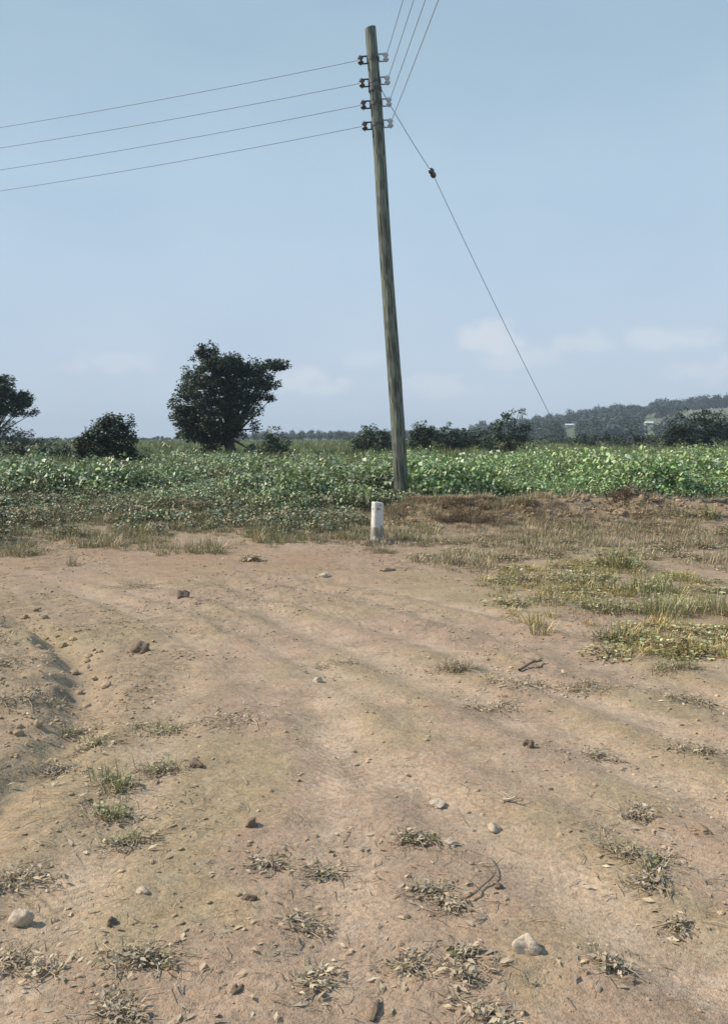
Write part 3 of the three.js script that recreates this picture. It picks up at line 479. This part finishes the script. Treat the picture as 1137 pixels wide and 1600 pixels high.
// ------------------------------------------------------------------ single weeds, stones and clods on the track
const weedSpots = [];
function weed(name, x, z, rad, hgt, n, pal, label, o = {}) {
  if (name === 'dry_weed' && z > -7) { rad *= 1.08; n = Math.round(n * 1.15); hgt *= .75; }
  weedSpots.push([x, z, rad]);
  const r = rng(Math.round((x * 131 + z * 977) * 10) + 70000), m = new MB(), wid = o.wid || .0045;
  // runners spreading from a few crowns, following the ground
  const crowns = [[0, 0]]; for (let k = 0; k < 60 && crowns.length < (o.crowns || 11); k++) { const [bx, bz] = pick(crowns, r), a = r() * 6.283, q = rad * (.2 + .25 * r()), cx = bx + q * Math.cos(a) * (o.sx || 1), cz = bz + q * Math.sin(a) * (o.sz || .8); if (Math.hypot(cx / (o.sx || 1), cz / (o.sz || .8)) < rad * .8) crowns.push([cx, cz]); }
  const y0 = Hgt(x, z);
  for (let i = 0; i < n; i++) {
    const [cx, cz] = pick(crowns, r), a = r() * 6.283, q = rad * .42 * Math.pow(r(), 1.2), bx = cx + q * Math.cos(a), bz = cz + q * Math.sin(a), gyv = Hgt(x + bx, z + bz) - y0, c = vary(pick(pal, r), r, .22);
    if (r() < (o.leafy ?? .35)) { const L = wid * (3 + 4 * r()); m.leaf(bx, gyv + .004 + hgt * .7 * r(), bz, r() * 6.283, (r() - .5) * 1.1, (r() - .5) * 1.2, L, L * .5, c); }
    else m.blade(bx, gyv - .006, bz, Math.PI / 2 - a + (r() - .5) * 1.8, (o.lean ?? 1.25) * (.2 + r()), (r() - .35) * 1.6, hgt * (.5 + .9 * r()), wid * (.6 + .7 * r()), c);
  }
  for (let i = 0; i < (o.runners ?? 14); i++) { const [cx, cz] = pick(crowns, r), a = r() * 6.283, l = rad * (.3 + .6 * r()), pts = []; for (let k = 0; k <= 4; k++) { const t = k / 4, qx = cx + Math.cos(a + t * .6) * l * t, qz = cz + Math.sin(a + t * .6) * l * t; pts.push(new THREE.Vector3(qx, Hgt(x + qx, z + qz) - y0 + .006 + .012 * r(), qz)); } m.tube(pts, .0024, .0012, vary(pick(DRY.concat(STRAW), r), r, .2), 4); }
  if (o.clods !== 0) for (let i = 0; i < (o.clods ?? 60); i++) {   // clods of earth caught in the roots
    const [cx, cz] = pick(crowns, r), a = r() * 6.283, q = rad * .35 * r(), bx = cx + q * Math.cos(a), bz = cz + q * Math.sin(a), s = .004 + .011 * r() * r(), c = vary([.22, .175, .125], r, .25), b = m.p.length / 3, gyv = Hgt(x + bx, z + bz) - y0;
    for (const [vx, vy, vz] of [[1, .1, 0], [.2, .1, 1], [-1, .1, .3], [-.2, .1, -1], [.1, .9, .1]]) m.v(bx + vx * s * (.7 + .6 * r()), gyv - .002 + vy * s * (.7 + .6 * r()), bz + vz * s * (.7 + .6 * r()), c);
    m.i.push(b, b + 4, b + 1, b + 1, b + 4, b + 2, b + 2, b + 4, b + 3, b + 3, b + 4, b);
  }
  return single(name, m.geo(), bladeMat, [x, y0, z], label, 'weed', 'weeds on the track');
}
const MIX = DRY.concat(DRY, DRY, DRY, OLIVE), GRN = OLIVE.concat(OLIVE, GRASS, YELL, YELL);
[['dry_weed', -1.46, -4.16, .16, .05, 170, MIX, 'dry twiggy weed beside the rut at the left edge'],
 ['green_weed', -1.10, -3.88, .15, .09, 200, GRN, 'tallest yellow-green weed left of the track, with a shadow to its right', { lean: .8 }],
 ['green_weed', -1.06, -3.60, .13, .07, 180, GRN.concat(YELL), 'yellow-green weed just nearer than the tallest left weed'],
 ['green_weed', -.91, -3.31, .13, .05, 170, GRN.concat(DRY), 'flat yellowish weed, nearest of the left green weeds'],
 ['dry_weed', -.94, -4.08, .13, .09, 170, MIX.concat(GRN), 'dark weed touching the tallest left weed on its right'],
 ['green_weed', -1.12, -4.68, .20, .05, 200, GRN.concat(DRY), 'spreading grey-green weed behind the left green weeds', { sx: 1.5 }],
 ['green_weed', -1.62, -4.72, .20, .06, 200, MIX.concat(GRN), 'grey-green weed on the bank above the left rut'],
 ['green_weed', -1.37, -4.43, .17, .06, 180, GRN.concat(DRY), 'grey-green weed between the left rut and the green weeds'],
 ['dry_weed', -2.4, -5.75, .42, .075, 560, MIX, 'dry matted weed on top of the left bank'],
 ['dry_weed', -2.8, -6.6, .42, .08, 520, MIX, 'dry matted weed on the far left bank near the edge'],
 ['dry_weed', -2.05, -5.05, .34, .07, 420, MIX, 'dry matted weed low on the left bank'],
 ['dry_weed', -1.2, -3.0, .15, .05, 190, DRY.concat(STRAW), 'dry straw clump just behind the pale rounded stone at left'],
 ['dry_weed', -1.0, -2.53, .16, .06, 300, DRY.concat(STRAW), 'large grey dry clump in front of the pale rounded left stone'],
 ['dry_weed', -.68, -2.55, .14, .06, 300, MIX, 'dense dry clump in the lower left foreground'],
 ['dry_weed', -.67, -2.3, .12, .05, 220, MIX, 'dry clump on the lower picture edge at left'],
 ['dry_weed', -.35, -3.14, .12, .035, 130, MIX, 'thin gravelly weed left of centre'],
 ['dry_weed', -.14, -3.08, .12, .035, 130, MIX.concat(OLIVE), 'thin olive weed at the centre of the foreground'],
 ['dry_weed', -.24, -2.72, .12, .04, 170, MIX, 'ragged dry weed left of centre, below the thin gravelly weed'],
 ['dry_weed', -.13, -2.41, .12, .04, 150, DRY.concat(STRAW), 'slanting strip of dry stalks at the bottom, left of centre', { sx: .5, sz: 1.3, runners: 16 }],
 ['dry_weed', .19, -3.32, .13, .055, 300, DRY.concat(OLIVE), 'dense bristly clump right of centre beside a pale stone'],
 ['dry_weed', .23, -2.96, .11, .04, 190, MIX, 'bristly clump right of centre, below the dense bristly one'],
 ['dry_weed', .31, -2.86, .08, .04, 110, MIX, 'small clump at the foot of the crooked dead vine'],
 ['dry_weed', .14, -2.51, .10, .04, 170, DRY.concat(STRAW), 'grey stalky weed at bottom, left of the pair of small clumps'],
 ['dry_weed', .31, -2.57, .055, .045, 100, MIX, 'upper of two small clumps left of the big pale stone'],
 ['dry_weed', .29, -2.45, .06, .045, 100, MIX, 'lower of two small clumps left of the big pale stone'],
 ['dry_weed', .30, -2.29, .12, .04, 160, DRY.concat(STRAW), 'dry straw clump on the bottom edge right of centre'],
 ['dry_weed', 1.12, -3.58, .12, .045, 190, MIX, 'dark low clump at right, topmost of a column of three'],
 ['dry_weed', 1.05, -3.20, .16, .055, 300, DRY.concat(OLIVE), 'widest dry clump at right, middle of a column of three'],
 ['dry_weed', 1.01, -3.0, .12, .045, 200, MIX, 'flat clump at right, lowest of a column of three'],
 ['dry_weed', 1.01, -2.75, .05, .04, 130, MIX, 'tiny dark tuft alone near the lower right edge', { crowns: 4 }],
 ['dry_weed', .70, -2.52, .08, .045, 170, MIX, 'small tuft right of the big pale stone', { crowns: 8 }],
 ['dry_weed', .58, -5.97, .17, .11, 260, MIX.concat(OLIVE), 'lone bushy tuft in the middle distance right of centre', { lean: .9 }],
 ['dry_weed', 1.02, -5.56, .22, .07, 190, DRY.concat(STRAW), 'sprawling dry weed right of the lone bushy tuft', { runners: 16, sx: 1.3 }],
 ['dry_weed', .70, -5.15, .20, .05, 150, DRY.concat(STRAW), 'flat dry weed just nearer than the lone bushy tuft', { runners: 22, sx: 1.0 }],
 ['dry_weed', 1.42, -5.49, .22, .07, 240, MIX, 'low brown weed between sprawling weed and right grass patch', { sx: 1.3 }],
 ['green_weed', 2.08, -5.9, .24, .10, 300, GRN.concat(DRY), 'dark green weed at the near end of the right grass patch'],
 ['dry_weed', 1.98, -5.21, .22, .07, 340, MIX.concat(OLIVE), 'grey weed in front of the right grass patch', { crowns: 18 }],
 ['dry_weed', 1.15, -4.33, .13, .05, 150, MIX, 'small dry weed beside a dark clod, right of centre'],
 ['dry_weed', 1.72, -4.38, .22, .06, 240, MIX.concat(STRAW), 'dry straggling weed at the right edge, mid foreground', { runners: 14 }],
 ['dry_weed', -.17, -6.05, .2, .035, 110, DRY.concat(STRAW), 'sparse dry litter near a pale stone at mid distance', { runners: 12 }],
 ['dry_weed', -.7, -4.79, .22, .035, 120, DRY.concat(STRAW), 'scattered dry litter left of centre at mid distance', { runners: 14, sx: 1.4 }],
 ['dry_weed', -2.46, -9.57, .34, .07, 220, MIX, 'brown rough weed on the crossing track at left', { sx: 1.3 }],
 ['dry_weed', -1.49, -11.56, .24, .1, 220, STRAW.concat([[.40, .26, .13]]), 'pale orange heap of dead leaves at the left verge', { leafy: .8, wid: .012 }],
 ['dry_weed', 4.7, -15.9, .5, .28, 420, [[.17, .10, .065], [.22, .13, .08], [.13, .085, .06]], 'red-brown heap of dead brush on the berm at right', { wid: .012, crowns: 12 }],
 ['green_weed', 5.9, -15.2, .35, .25, 300, GRN, 'small green weed on the berm near the right edge', { wid: .01, leafy: .6 }],
 ['green_weed', -4.9, -14.1, .5, .28, 420, DEEP.concat(OLIVE), 'dark low weed at the left end of the verge', { wid: .012, leafy: .6 }],
 ['dry_weed', .17, -13.2, .28, .1, 240, DRY.concat([[.12, .09, .06]]), 'dark crumbly weed around the foot of the white pillar', { wid: .008 }],
].forEach(a => weed(...a));
// right-hand grass patch
[[3.1, -10.9, .6, .34, 520, GRASS.concat(OLIVE, STRAW), 'bright green leafy weed at the back of the right grass patch', { leafy: .6, wid: .011 }], [2.25, -9.7, .55, .16, 480, GRN.concat(DRY), 'dull green low weed at the left of the right grass patch', { leafy: .55, wid: .008 }],
 [2.95, -9.1, .65, .22, 760, GRN, 'green weed in the middle of the right grass patch', { wid: .008 }], [2.3, -8.05, .5, .16, 480, GRN.concat(DRY), 'mixed green and brown weed at the left front of the right grass patch', { leafy: .5, wid: .008 }],
 [2.62, -7.9, .6, .17, 600, GRASS.concat(YELL, STRAW), 'yellow-green grass tuft in the right grass patch', { leafy: .08, lean: .8, wid: .007 }], [3.2, -7.95, .5, .19, 520, GRASS.concat(YELL, STRAW, STRAW), 'straw-tipped grass tuft at the right end of the grass patch', { leafy: .05, lean: .8, wid: .007 }],
 [2.15, -6.9, .4, .11, 360, GRN.concat(DRY), 'low grass just behind the dark green near weed', { wid: .007 }], [1.7, -8.6, .4, .09, 260, MIX.concat(OLIVE), 'thin brown weed at the outer left of the right grass patch', { wid: .007 }], [1.75, -9.9, .45, .09, 280, MIX, 'brown weed behind the outer left of the right grass patch', { wid: .008 }],
].forEach(a => weed('grass_patch', ...a));

{ // dead leaves and crumbs shed around the weeds
  const r = rng(610), m1 = new MB(), m2 = new MB(), items = [];
  m1.leaf(0, .002, 0, 0, .1, .2, .03, .012, [1, 1, 1]); m2.tube([new THREE.Vector3(-.025, 0, 0), new THREE.Vector3(0, .006, .006), new THREE.Vector3(.025, .001, 0)], .0013, .0008, [1, 1, 1], 3);
  for (const [x, z, rad] of weedSpots) for (let i = 0; i < (z > -7 ? 55 : 60); i++) { const a = r() * 6.283, q = rad * (.3 + 1.7 * Math.pow(r(), 1.4)), px = x + q * Math.cos(a) * 1.15, pz = z + q * Math.sin(a) * .9; items.push([r() < .55 ? 0 : 1, px, Hgt(px, pz) + .003, pz, r() * 6.283, (.4 + .9 * r()) * (1 + .06 * -z), (r() - .5) * .8, (r() - .5) * .8, vary(pick(r() < .35 ? STRAW : DRY, r), r, .25)]); }
  stuff('leaf_litter', [m1.geo(), m2.geo()], bladeMat, items, 'shrivelled dead leaves and stalks scattered around the weeds', 'litter');
}
// stones and clods
function stoneGeo(seed, rx, ry, rz, rough) { const g = mergeVertices(new THREE.IcosahedronGeometry(1, 6).deleteAttribute('uv').deleteAttribute('normal')), p = g.attributes.position, uv = []; for (let i = 0; i < p.count; i++) { let x = p.getX(i), y = p.getY(i), z = p.getZ(i); { const rr = rng(Math.round(seed * 100)); let cut = 1.6; for (let q = 0; q < 11; q++) { const a = rr() * 6.283, b = rr() * 2 - 1, e = Math.sqrt(1 - b * b), dt = x * e * Math.cos(a) + y * b + z * e * Math.sin(a); if (dt > .05) cut = Math.min(cut, (.62 + .3 * rr()) / dt); else rr(); } const f = Math.min(1, cut); x *= f; y *= f; z *= f; }
  const s = 1 + rough * 1.5 * (fbm(x * 1.1 + seed, y * 1.1 + z * 1.4 + seed * 3, 2) - .5) + rough * .5 * (fbm(x * 4 + seed, y * 4 - z * 3, 3) - .5); p.setXYZ(i, x * rx * s, y * ry * s, z * rz * s); uv.push(Math.atan2(z, x) * .1, y * .1); } g.setAttribute('uv', new THREE.Float32BufferAttribute(uv, 2)); g.computeVertexNormals(); return g; }
const stoneMat = c => new THREE.MeshStandardMaterial({ color: new THREE.Color(...c), map: grainMap, bumpMap: grainBump, bumpScale: .003, roughness: .93 });
const paleStone = stoneMat([.62, .50, .375]), brownClod = stoneMat([.36, .26, .17]), darkClod = stoneMat([.24, .17, .115]);
[['stone', .49, -2.59, .042, .036, .036, paleStone, 'big pale pointed stone in the right foreground'], ['stone', -1.11, -2.77, .034, .034, .036, paleStone, 'pale rounded stone near the lower left edge'], ['stone', -.76, -2.94, .024, .015, .02, paleStone, 'small pale stone among bare soil in the left foreground'],
 ['stone', .33, -3.33, .034, .014, .026, paleStone, 'flat pale stone beside the dense bristly clump'], ['stone', .32, -3.74, .045, .012, .04, paleStone, 'flat pale stone behind the bristly clump'], ['stone', .53, -3.48, .03, .02, .026, paleStone, 'pale stone right of the flat stones, near the centre right'], ['stone', -.3, -5.64, .04, .03, .035, paleStone, 'pale stone in the middle distance left of centre'], ['stone', -.45, -10.2, .08, .04, .06, paleStone, 'small white stone far off before the white pillar'],
 ['clod', -.45, -3.46, .034, .026, .026, darkClod, 'dark clod alone in the left centre of the track'], ['clod', -1.65, -6.47, .10, .06, .07, darkClod, 'dark clod in the left middle distance'], ['clod', -1.83, -8.88, .09, .06, .07, darkClod, 'dark clod on the far left of the crossing track'], ['clod', -.81, -2.74, .02, .018, .018, darkClod, 'small dark clod in the lower left foreground'], ['clod', -.39, -2.89, .026, .014, .016, darkClod, 'flat dark clod left of the ragged dry weed'], ['clod', -.36, -2.39, .026, .012, .014, darkClod, 'flat dark clod near the bottom left of centre'],
 ['clod', .83, -4.38, .032, .026, .028, darkClod, 'round dark clod right of centre'], ['clod', .47, -2.98, .02, .014, .016, darkClod, 'small dark clod right of the crooked dead vine'], ['clod', 1.34, -3.42, .05, .02, .03, brownClod, 'brown clod near the right edge'], ['clod', .75, -2.42, .026, .012, .018, brownClod, 'brown clod near the bottom right'], ['clod', .03, -2.31, .05, .014, .014, darkClod, 'long dark clod at the bottom centre'],
 ['clod', .03, -13.15, .09, .07, .08, darkClod, 'dark clod left of the white pillar foot'], ['clod', .36, -13.15, .1, .07, .08, darkClod, 'dark clod right of the white pillar foot'], ['clod', -.8, -4.1, .045, .025, .03, darkClod, 'dark clod right of the left green weeds'], ['clod', .28, -10.6, .1, .04, .07, brownClod, 'brown clod far off in the centre of the track']
].forEach(([n, x, z, a, b, c, m, label], k) => { const o = single(n, stoneGeo(k * 3.7 + 2, a, b, c, .55), m, [x, Hgt(x, z) + b * .25, z], label, n, n === 'stone' ? 'stones on the track' : 'clods on the track'); o.rotation.y = k * 1.3; });
{ // dead vine and twigs
  const stick = (name, pts, r0, c, label, cat) => { const [x0, z0] = pts[0], m = new MB(), y0 = Hgt(x0, z0), cv = new THREE.CatmullRomCurve3(pts.map(([x, z, h]) => new THREE.Vector3(x - x0, Hgt(x, z) - y0 + h, z - z0))); m.tube(cv.getPoints(24), r0, r0 * .5, c, 6); for (let k = 1; k < 6; k++) { const p = cv.getPoint(k / 6), s = k % 2 ? 1 : -1; m.tube([p, p.clone().add(new THREE.Vector3(.025 * s, .015, -.02)), p.clone().add(new THREE.Vector3(.04 * s, .012, -.045))], r0 * .5, r0 * .25, c, 4); } single(name, m.geo(), barkMat, [x0, y0, z0], label, cat); };
  stick('dead_vine', [[.30, -2.86, .008], [.37, -2.9, .014], [.41, -2.97, .01], [.455, -3.03, .016], [.48, -3.13, .012], [.475, -3.22, .008]], .0034, [.16, .13, .09], 'crooked dead vine lying right of centre in the foreground', 'vine');
  stick('twig', [[.60, -3.7, .008], [.62, -3.68, .02], [.64, -3.64, .045]], .006, [.45, .39, .29], 'short pale twig sticking up right of the flat stones', 'twig');
  stick('twig', [[1.05, -5.9, .015], [1.14, -5.98, .03], [1.24, -6.08, .02]], .012, [.2, .16, .11], 'dark bent twig behind the sprawling dry weed', 'twig');
}
renderer.render(scene, camera);
